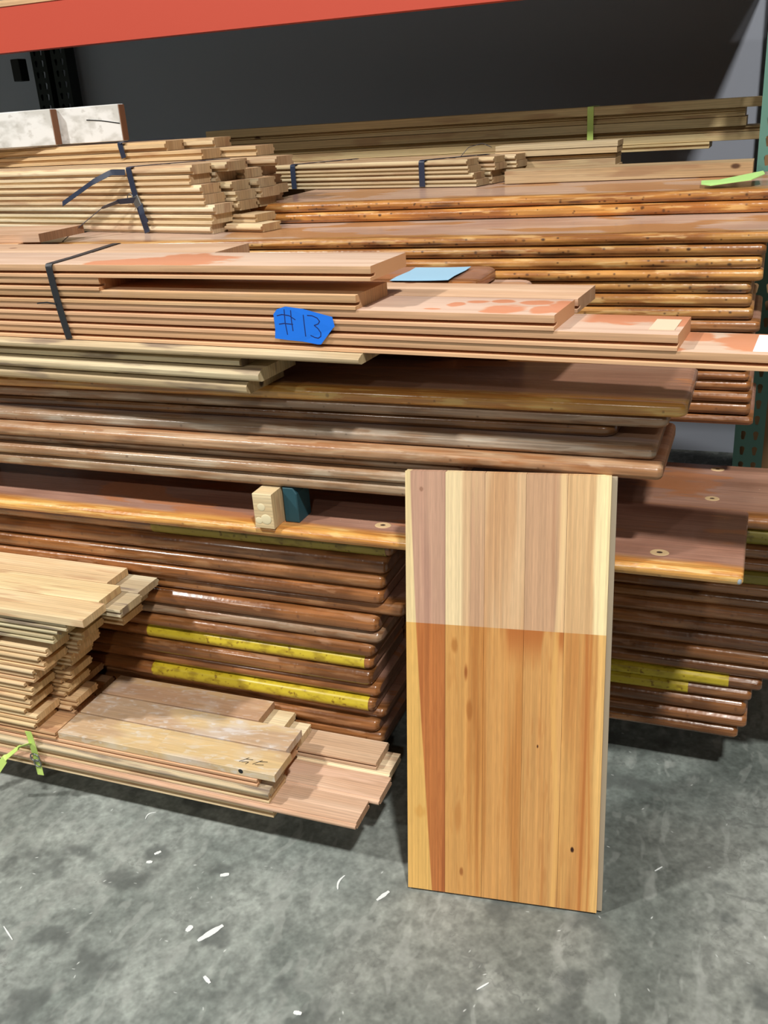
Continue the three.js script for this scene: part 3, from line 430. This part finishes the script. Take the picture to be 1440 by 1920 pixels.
{ const top = 1.263 + 7 * 0.0255, l = 0.262, P = (a, d, y) => { const [x, z] = at(a, d); return [x, y, z]; }, X = [Math.cos(YW), 0, -Math.sin(YW)];
  const g = strap('dark blue strap with two loose tails round the upper left bundle');
  mesh('band', ribbon([P(l - 0.15, 0.25, top), P(l - 0.01, 0.02, top), P(l, -0.001, top - 0.004), P(l - 0.01, -0.003, top - 0.06), P(l - 0.025, -0.003, top - 0.12), P(l - 0.04, -0.003, 1.265)], 0.021, X), M.strapBlue, g);
  mesh('tail', ribbon([P(l + 0.01, -0.006, top - 0.014), P(l + 0.04, -0.03, top - 0.012), P(l + 0.1, -0.05, top - 0.035), P(l + 0.235, -0.06, top - 0.092)], 0.016, [0.3, 0.8, -0.3]), M.strapBlue, g);
  mesh('tail', ribbon([P(l - 0.02, -0.006, top - 0.088), P(l + 0.03, -0.03, top - 0.09), P(l + 0.07, -0.06, top - 0.105), P(l + 0.1, -0.13, top - 0.15), P(l + 0.115, -0.2, top - 0.19)], 0.016, [0.8, 0.4, 0]), M.strapBlue, g);
  const sl = mesh('seal', new RoundedBoxGeometry(0.026, 0.03, 0.006, 2, 0.002), M.steel, g); sl.position.set(...P(l - 0.02, -0.006, top - 0.092)); sl.rotation.set(0, YW, 0.4);
  const lp = mesh('wire_loop', new THREE.TorusGeometry(0.011, 0.0014, 6, 18), M.steel, g); lp.position.set(...P(l + 0.005, -0.006, top - 0.082)); lp.rotation.y = YW;
  mesh('tail', ribbon([P(l - 0.03, -0.006, top - 0.1), P(l - 0.045, -0.016, top - 0.125), P(l - 0.055, -0.014, top - 0.148)], 0.018, X), M.strapBlue, g); }
{ const [x, z] = at(-0.115, 0.02); board('floorboard', { x: -1.262, y: 1.2635, z: -2.345, yaw: YW, L: 0.13, W: 0.085, t: 0.02, prof: 'tongue', mat: M.rawPale, tint: [0.95, 0.9, 0.84], label: 'single loose flooring board poking out right of the upper left bundle', group: 'loose flooring boards' }); 
  board('floorboard', { x: -1.30, y: 1.2845, z: -2.39, yaw: YW, L: 0.1, W: 0.085, t: 0.02, prof: 'groove', mat: M.rawPale, tint: [0.85, 0.8, 0.75], label: 'loose flooring board lying on the one that pokes out', group: 'loose flooring boards' }); }
// two layers on top of it
{ const at2 = pile(YW * 0.8, -1.62, -2.6); const e2 = [[0.05, -0.06, 0.02], [-0.09, -0.22, 0]]; let n = 0;
  for (let i = 0; i < 2; i++) for (let k = 0; k < 2; k++) { const [x, z] = at2(e2[i][k] + 0.03, k * 0.09); board('floorboard', { x, y: 1.4425 + (1 - i) * 0.028, z, yaw: YW * 0.8, L: 1.3, W: 0.085, t: 0.027, prof: i ? 'groove' : 'tongue', mat: M.rawPale, tint: k ? [0.9, 0.86, 0.8] : [0.98, 0.9, 0.8], face: [0.7, 0.58, 0.52], cap: [0.62, 0.55, 0.49], label: ['front upper board of the small pair of layers on the left bundle', 'rear upper board of the small pair of layers on the left bundle', 'front lower board of the small pair of layers on the left bundle', 'rear lower board of the small pair of layers, sticking out right'][n++], group: 'boards on top of the upper left bundle' }); }
  const g = strap('short dark strap round the two layers on top of the left bundle'), P = (a, d, y) => { const [x, z] = at2(a, d); return [x, y, z]; };
  mesh('band', ribbon([P(0.18, 0.15, 1.502), P(0.25, 0.01, 1.502), P(0.26, -0.002, 1.499), P(0.255, -0.004, 1.48), P(0.25, -0.004, 1.456)], 0.02, [1, 0, 0.2]), M.strapBlue, g); }
// white painted boards on edge behind
{ const mk = (x, z, L, label) => { const g = group('white_board'); g.position.set(x, 1.503, z); tag(g, label, 'board', 'white painted boards at the upper left'); const f = board0('plank', L, 0.032, 0.108, g); return g; };
  function board0(n, L, W, t, parent) { const m = mesh(n, new RoundedBoxGeometry(L, t, W, 2, 0.003), M.scuffWhite, parent); m.position.set(-L / 2, t / 2, -W / 2); const e = mesh('raw_end', new THREE.BoxGeometry(0.003, t - 0.004, W - 0.004), M.brownEnd, parent); e.position.set(0.0012, t / 2, -W / 2); return m; }
  const wt = tex(512, 128, (u, v) => { const a = fbm(u * 9, v * 3, 64, 64, 4), b = fbm(u * 26, v * 8 + 3, 64, 64, 3); let c = mix([236, 237, 236], [206, 206, 202], sst(0.42, 0.7, a)); c = mix(c, [176, 174, 168], sst(0.6, 0.8, b) * 0.4); return [...c, 0.6]; });
  M.scuffWhite = new THREE.MeshPhysicalMaterial({ map: wt.map, roughnessMap: wt.rough, roughness: 1 });
  mk(-2.158, -2.7, 0.6, 'white painted board on edge, nearer the left edge'); const b = mk(-1.925, -2.735, 0.5, 'white painted board on edge with a dark crack, left of the dark wall');
  const cr = mesh('crack', ribbon([[-0.125, 0.068, 0.0004], [-0.07, 0.063, 0.0004], [-0.002, 0.052, 0.0004]], 0.003, [0.1, 1, 0], 0.0008), M.dark, b);
}
// ---------- bundle with two straps, centre back ----------
{ const yw = -12.3 * D, a3 = pile(yw, -0.822, -2.85), e = [[0.02, -0.025, -0.055], [0.015, -0.03, -0.06], [0.0, -0.015, -0.05], [-0.012, -0.02, -0.045]];
  for (let i = 0; i < 4; i++) for (let k = 0; k < 3; k++) { const [x, z] = a3(e[i][k], k * 0.083); board('floorboard', { x, y: 1.3194 + (3 - i) * 0.019, z, yaw: yw, L: 0.8 + e[i][k], W: 0.078, t: 0.0182, prof: i % 2 ? 'groove' : 'tongue', mat: M.rawPale, tint: shadeOf(0.82, 0.92), face: [0.66, 0.54, 0.48], cap: [0.56, 0.5, 0.44], label: `narrow board, ${ORD[i + 1]} layer down, ${['front', 'middle', 'rear'][k]} row, twice strapped centre back bundle`, group: 'flooring boards in the twice strapped bundle' }); }
  const P = (l, d, y) => { const [x, z] = a3(l, d); return [x, y, z]; }, top = 1.3194 + 4 * 0.019;
  [[0.17, 'dark strap round the right end of the centre back bundle, its end curling up'], [0.66, 'dark strap round the left end of the centre back bundle']].forEach(([l, label], i) => { const g = strap(label, undefined); mesh('band', ribbon([P(l - 0.12, 0.2, top + 0.001), P(l - 0.005, 0.01, top + 0.001), P(l, -0.002, top - 0.003), P(l, -0.003, top - 0.03), P(l, -0.003, 1.321)], 0.0195, [Math.cos(yw), 0, -Math.sin(yw)]), M.strapBlue, g); if (!i) mesh('loose_end', ribbon([P(0.1, 0.115, top + 0.002), P(0.085, 0.138, top + 0.025), P(0.045, 0.15, top + 0.034), P(0.017, 0.155, top + 0.023)], 0.0195, [0.3, 0.1, 1]), M.strapBlue, g); }); }
// ---------- boards lying behind the tall stack ----------
[[1.38, 1.3575, 0.0, 'long pale board lying in front of the right upright'], ].forEach(([a, b, x, label]) => board('long_board', { x: -0.0575, y: 1.319, z: -2.895, L: 0.68, W: 0.125, t: 0.0345, mat: M.rawPale, tint: [0.66, 0.58, 0.5], label, category: 'board' }));
dunnage(-0.5, 0, -2.63, 0.09, 1.2625, 0.36, 'tall timber prop under the back boards, right one'); dunnage(-1.25, 0, -2.63, 0.09, 1.2625, 0.36, 'tall timber prop under the back boards, left one');
[[1.4166, 1.4005], [1.4005, 1.3825], [1.38, 1.3683], [1.3683, 1.3493], [1.3493, 1.3292]].forEach(([a, b], i) => board('stacked_board', { x: -0.444 + [0.004, 0.002, -0.004, -0.002, 0.003][i], y: b, z: -3.07 - [0, 0.002, 0.022, 0.002, 0][i], L: 0.37, W: 0.115, t: a - b - 0.0008, mat: M.rawPale, tint: mulT(shadeOf(0.72, 0.84), [1, 0.95, 0.86]), label: `thin board, ${ORD[i + 1]} from the top of the short squared pile at the back`, group: 'thin boards in the short squared pile' }));
function mulT(a, b) { return a.map((v, i) => v * b[i]); }
const ub = [[1.5075, 1.481, -0.035, 'top'], [1.4799, 1.4557, -0.101, 'second'], [1.4546, 1.4281, -0.0955, 'third'], [1.427, 1.412, -0.035, 'fourth'], [1.4109, 1.3879, -0.035, 'fifth'], [1.3867, 1.3672, -0.199, 'lowest']];
ub.forEach(([a, b, x, w], i) => board('long_board', { x, y: b, z: -3.335 - [0, 0.014, 0.004, 0.016, 0.006, 0][i], L: 1.98 + x, W: 0.15, t: a - b, prof: i % 2 ? 'groove' : 'square', mat: M.rawPale, tint: [0.72, 0.68, 0.54], label: `long olive brown board, ${w} of the pile against the dark wall`, group: 'long boards in the pile at the very back' }));
for (const [x, w] of [[-0.6, 'right'], [-1.6, 'left']]) dunnage(x, 1.3285, -3.345, 0.07, 0.0385, 0.13, `${w} timber spacer under the long boards at the very back`);
for (const [x, w] of [[-0.6, 'right'], [-1.6, 'left']]) dunnage(x, 0, -3.06, 0.09, 1.328, 0.42, `${w} tall timber support behind the stacks`);
{ const g = strap('yellow green strap round the long boards against the dark wall'); mesh('band', ribbon([[-0.566, 1.509, -3.45], [-0.566, 1.509, -3.34], [-0.566, 1.507, -3.332], [-0.566, 1.44, -3.332], [-0.566, 1.368, -3.332]], 0.0195, [1, 0, 0]), M.strapLime, g); }
{ const s = new THREE.Shape([[0, 0.02], [0.02, 0.0], [0.1, 0.004], [0.125, 0.05], [0.12, 0.15], [0.03, 0.13], [-0.005, 0.1]].map((p) => new THREE.Vector2(...p))); const g = new THREE.ExtrudeGeometry(s, { depth: 0.0015, bevelEnabled: false }); g.rotateX(-Math.PI / 2); const p = g.attributes.position; for (let i = 0; i < p.count; i++) { const x = p.getX(i); p.setY(i, p.getY(i) + 0.02 * Math.pow(x / 0.125, 2) + 0.006 * Math.pow(1 - x / 0.125, 2)); } g.computeVertexNormals(); const m = mesh('paper_tag', g, M.lime); m.scale.setScalar(1.15); m.position.set(-0.167, 1.3192, -2.56); tag(m, 'light green paper tag lying on the tall right stack', 'tag'); }

// ---------- low piles of flooring on the floor at the left ----------
const scuffTint = [1, 1, 1];
const SL = [ // [layer, row z, right end, left end, tint, material, label]
  [0, 0, -0.93, -2.2, 'rawPale'], [1, 0, -0.725, -2.2, 'rawPink'], [1, 1, -0.705, -2.2, 'rawPink'], [1, 2, -0.714, -2.2, 'rawPale'], [2, 0, -0.935, -2.2, 'rawPale'], [2, 1, -0.955, -2.2, 'rawTan'], [2, 2, -0.747, -2.2, 'rawPink'], [3, 0, -0.93, -2.2, 'rawOld'], [3, 1, -0.94, -2.2, 'rawTan'], [3, 2, -0.945, -2.2, 'rawPale'], [4, 0, -0.96, -2.2, 'rawTan'], [4, 1, -0.96, -2.2, 'rawTan'], [4, 2, -0.99, -2.2, 'rawPale'], [5, 0, -0.915, -1.5, 'scuffed'], [5, 1, -0.93, -1.5, 'scuffed'], [5, 2, -1.047, -1.5, 'scuffed']];
const layerWord = ['bottom', 'second', 'third', 'fourth', 'fifth', 'top'], rowWord = ['front', 'middle', 'rear'];
let topScuff; for (const [k, r, x, left, mt] of SL) {
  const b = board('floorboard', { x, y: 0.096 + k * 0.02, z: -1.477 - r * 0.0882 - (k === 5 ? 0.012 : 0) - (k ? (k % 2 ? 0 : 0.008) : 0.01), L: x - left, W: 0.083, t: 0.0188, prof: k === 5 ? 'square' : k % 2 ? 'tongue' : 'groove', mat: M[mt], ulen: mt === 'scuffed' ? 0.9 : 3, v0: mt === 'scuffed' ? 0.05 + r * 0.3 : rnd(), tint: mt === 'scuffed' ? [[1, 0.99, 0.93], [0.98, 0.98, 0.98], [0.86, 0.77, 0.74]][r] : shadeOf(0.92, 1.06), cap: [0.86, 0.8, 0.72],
    label: `${mt === 'scuffed' ? 'scuffed flooring board with rubbed white paint' : 'worn flooring board'}, ${layerWord[k]} layer, ${rowWord[r]} row, low floor pile`, group: 'flooring boards in the low floor pile' });
  if (k === 5 && r === 0) topScuff = b;
}
{ // pencilled figures on the front scuffed board
  const st = [[[0.0, 0], [0.016, 0.018]], [[0.006, 0.0], [0.022, 0.004], [0.018, -0.004]], [[0.012, 0.012], [0.028, 0.014]], [[0.034, 0], [0.05, 0.018]], [[0.04, 0.0], [0.06, 0.004]], [[0.046, 0.012], [0.064, 0.016]]];
  const gs = st.map((s) => ribbon(s.map(([a, b]) => [a, 0, -b]), 0.0012, [0.3, 0, 1], 0.0004)); const m = mesh('pencil_mark', mergeGeometries(gs), M.dark, topScuff); m.position.set(-0.1, 0.0195, -0.022);
  const kn = mesh('knot', new THREE.CylinderGeometry(0.006, 0.006, 0.0008, 14), M.dark, topScuff); kn.position.set(-0.085, 0.012, -0.0002); kn.rotation.x = Math.PI / 2;
}
dunnage(-1.15, 0, -1.62, 0.09, 0.095, 0.11, 'timber bearer under the right end of the low floor pile'); dunnage(-1.9, 0, -1.62, 0.09, 0.095, 0.11, 'timber bearer under the left end of the low floor pile');
const F1 = [-1.345, -1.4, -1.43, -1.445, -1.62, -1.475, -1.5, -1.49, -1.525, -1.53, -1.56, -1.545, -1.57, -1.56, -1.58, -1.55, -1.56, -1.505];
const F2 = [-1.365, -1.315, -1.5, -1.42, -1.55, -1.44, -1.455, -1.46, -1.48, -1.49, -1.52, -1.5, -1.53, -1.515, -1.53, -1.5, -1.52, -1.515];
const F3 = [-1.405, -1.325, -1.56, -1.362, -1.6, -1.385, -1.62, -1.64, -1.66, -1.63, -1.66, -1.65, -1.62, -1.66, -1.64, -1.545, -1.63, -1.52];
for (let i = 0; i < 18; i++) [F1, F2, F3].forEach((F, r) => {
  const pale = i < 5, t = 0.0197, y = 0.549 - (i + 1) * t - (i === 17 ? 0.0 : 0);
  if (y < 0.19) return;
  board('floorboard', { x: F[i], y, z: -1.479 - r * 0.0868 - (i % 2 ? 0.004 : 0) - (i === 2 ? 0.006 : 0), yaw: -0.2 * D, L: F[i] + 2.25, W: 0.0825, t: 0.0186, prof: !i ? 'square' : i % 2 ? 'groove' : 'tongue', mat: i < 4 ? (i ? M.rawOld : M.rawPale) : M.rawPale, tint: i < 1 ? [[1.0, 0.95, 0.88], [1.0, 0.96, 0.84], [1.0, 0.94, 0.88]][r] : i === 17 ? [0.78, 0.6, 0.5] : i < 4 ? shadeOf(0.98, 1.05) : mulT(shadeOf(0.88, 1.0), [1, 0.9, 0.8]), cap: [0.86, 0.8, 0.72], label: `${i < 1 ? 'clean pale' : i < 4 ? 'weathered' : 'tan'} flooring board, ${ORD[i + 1]} layer down, ${rowWord[r]} row, high left floor pile`, group: 'flooring boards in the high left floor pile' });
});
{ const g = strap('yellow green strap with a wire buckle round the floor pile'); const z = -1.4745;
  mesh('band', ribbon([[-1.577, 0.212, z + 0.001], [-1.575, 0.19, z], [-1.573, 0.15, z], [-1.571, 0.12, z], [-1.569, 0.085, z + 0.002]], 0.019, [1, 0, 0]), M.strapLime, g);
  mesh('tail', ribbon([[-1.576, 0.178, z + 0.003], [-1.6, 0.172, z + 0.016], [-1.64, 0.14, z + 0.03], [-1.685, 0.085, z + 0.035]], 0.02, [0.8, 0.5, 0]), M.strapLime, g);
  const b = mesh('buckle', new THREE.TorusGeometry(0.011, 0.0018, 6, 18), M.steel, g); b.position.set(-1.572, 0.138, z + 0.004); b.scale.set(1.2, 1, 1); const b2 = mesh('buckle', new THREE.TorusGeometry(0.01, 0.0018, 6, 18), M.steel, g); b2.position.set(-1.568, 0.122, z + 0.004); b2.rotation.z = 0.6; }

// ---------- the leaning sample panel ----------
{
  const g = group('sample_panel'); tag(g, 'leaning sample panel of joined strips, raw above and amber finished below', 'panel');
  const A = new THREE.Vector3(-0.607, 0, -1.465), ex = new THREE.Vector3(0.393, 0, -0.046).normalize(), e0 = new THREE.Vector3(-0.015, 0.891, -0.187).normalize(), ez = new THREE.Vector3().crossVectors(ex, e0).normalize(), ey = new THREE.Vector3().crossVectors(ez, ex);
  g.quaternion.setFromRotationMatrix(new THREE.Matrix4().makeBasis(ex, ey, ez)); g.position.copy(A).addScaledVector(ey, 0.0065);
  const W = 0.3957, H = 0.904, B = [0, 0.203, 0.4, 0.6, 0.797, 1.0], t = 0.02;
  for (let i = 0; i < 5; i++) {
    const w = (B[i + 1] - B[i]) * W - 0.0005, s = new THREE.Shape([[0, 0], [w, 0], [w, H], [0, H]].map((p) => new THREE.Vector2(...p)));
    let q = new THREE.ExtrudeGeometry(s, { depth: t - 0.0008, bevelEnabled: true, bevelSize: -0.0004, bevelOffset: 0, bevelThickness: 0.0004, bevelSegments: 1 });
    q = q.toNonIndexed ? q.toNonIndexed() : q; const p = q.attributes.position, uv = q.attributes.uv, col = [];
    for (let k = 0; k < p.count; k++) { uv.setXY(k, Math.min(0.9985, Math.max(0.0015, B[i] + p.getX(k) / W)), Math.min(0.999, Math.max(0.001, p.getY(k) / H))); col.push(1, 1, 1); }
    q.setAttribute('color', new THREE.Float32BufferAttribute(col, 3));
    const m = mesh('strip', q, M.panel, g); m.position.set(B[i] * W + 0.00025, 0, -t);
  }
  const bk = mesh('backing', new RoundedBoxGeometry(W - 0.004, H - 0.006, 0.013, 1, 0.002), std(0x9a8874, 0.85), g); bk.position.set(W / 2, H / 2, -t - 0.0068);
  const tg = mesh('tongue', new RoundedBoxGeometry(0.011, H - 0.002, 0.007, 1, 0.0015), M.rawEdge = std(0xa99a84, 0.75), g); tg.position.set(W + 0.005, H / 2, -0.0105);
}

// ---------- flakes and splinters on the floor ----------
function flake(name, x, z, l, w, turn, label, bend = 0) {
  const n = 8, a = [], b = []; for (let i = 0; i <= n; i++) { const t = i / n, ww = w / 2 * (0.55 + 0.45 * Math.sin(t * Math.PI) + 0.25 * (rnd() - 0.5)), c = bend * Math.sin(t * Math.PI); a.push(new THREE.Vector2((t - 0.5) * l, c + ww)); b.push(new THREE.Vector2((t - 0.5) * l, c - ww)); }
  const g = new THREE.ExtrudeGeometry(new THREE.Shape([...a, ...b.reverse()]), { depth: 0.0012, bevelEnabled: false }); g.rotateX(-Math.PI / 2);
  const m = mesh(name, g, M.chip); m.position.set(x, 0.0004, z); m.rotation.y = turn; tag(m, label, name === 'paint_flake' ? 'flake' : 'splinter');
}
flake('paint_flake', -0.958, -1.231, 0.06, 0.013, 1.05, 'largest white flake on the floor, a long streak low in front');
flake('paint_flake', -1.007, -1.228, 0.017, 0.013, 1.4, 'small round white flake just left of the long streak');
flake('splinter', -0.753, -1.441, 0.042, 0.005, 1.6, 'thin curved white splinter below the end of the low floor pile', 0.006);
flake('paint_flake', -0.652, -1.432, 0.035, 0.009, 1.1, 'white flake left of the bottom corner of the leaning panel');
flake('splinter', -1.286, -1.505, 0.03, 0.003, 1.2, 'thin curled splinter just below the front edge of the low pile', 0.008);
flake('paint_flake', -1.199, -1.369, 0.014, 0.009, 0.3, 'lower of two little white flakes below the low pile');
flake('paint_flake', -1.197, -1.4, 0.016, 0.008, 0.9, 'upper of two little white flakes below the low pile');
flake('paint_flake', -1.012, -1.385, 0.02, 0.01, 0.5, 'greyish white flake above the long streak on the floor');
flake('splinter', -0.109, -1.68, 0.022, 0.003, 0.9, 'tiny pale splinter on the floor right of the panel');
flake('splinter', -0.389, -1.276, 0.028, 0.0035, 0.9, 'pale splinter on the floor below the panel');
flake('paint_flake', -0.905, -1.127, 0.022, 0.008, -0.5, 'ragged white flake near the bottom, left of centre');
flake('paint_flake', -0.702, -1.114, 0.016, 0.009, 0.1, 'white flake at the very bottom, near the middle');
flake('splinter', -1.372, -1.101, 0.05, 0.003, -0.5, 'long thin pale splinter at the lower left edge');

scene.traverse((o) => { if (o.isMesh) { o.castShadow = true; o.receiveShadow = true; } });
renderer.render(scene, camera);
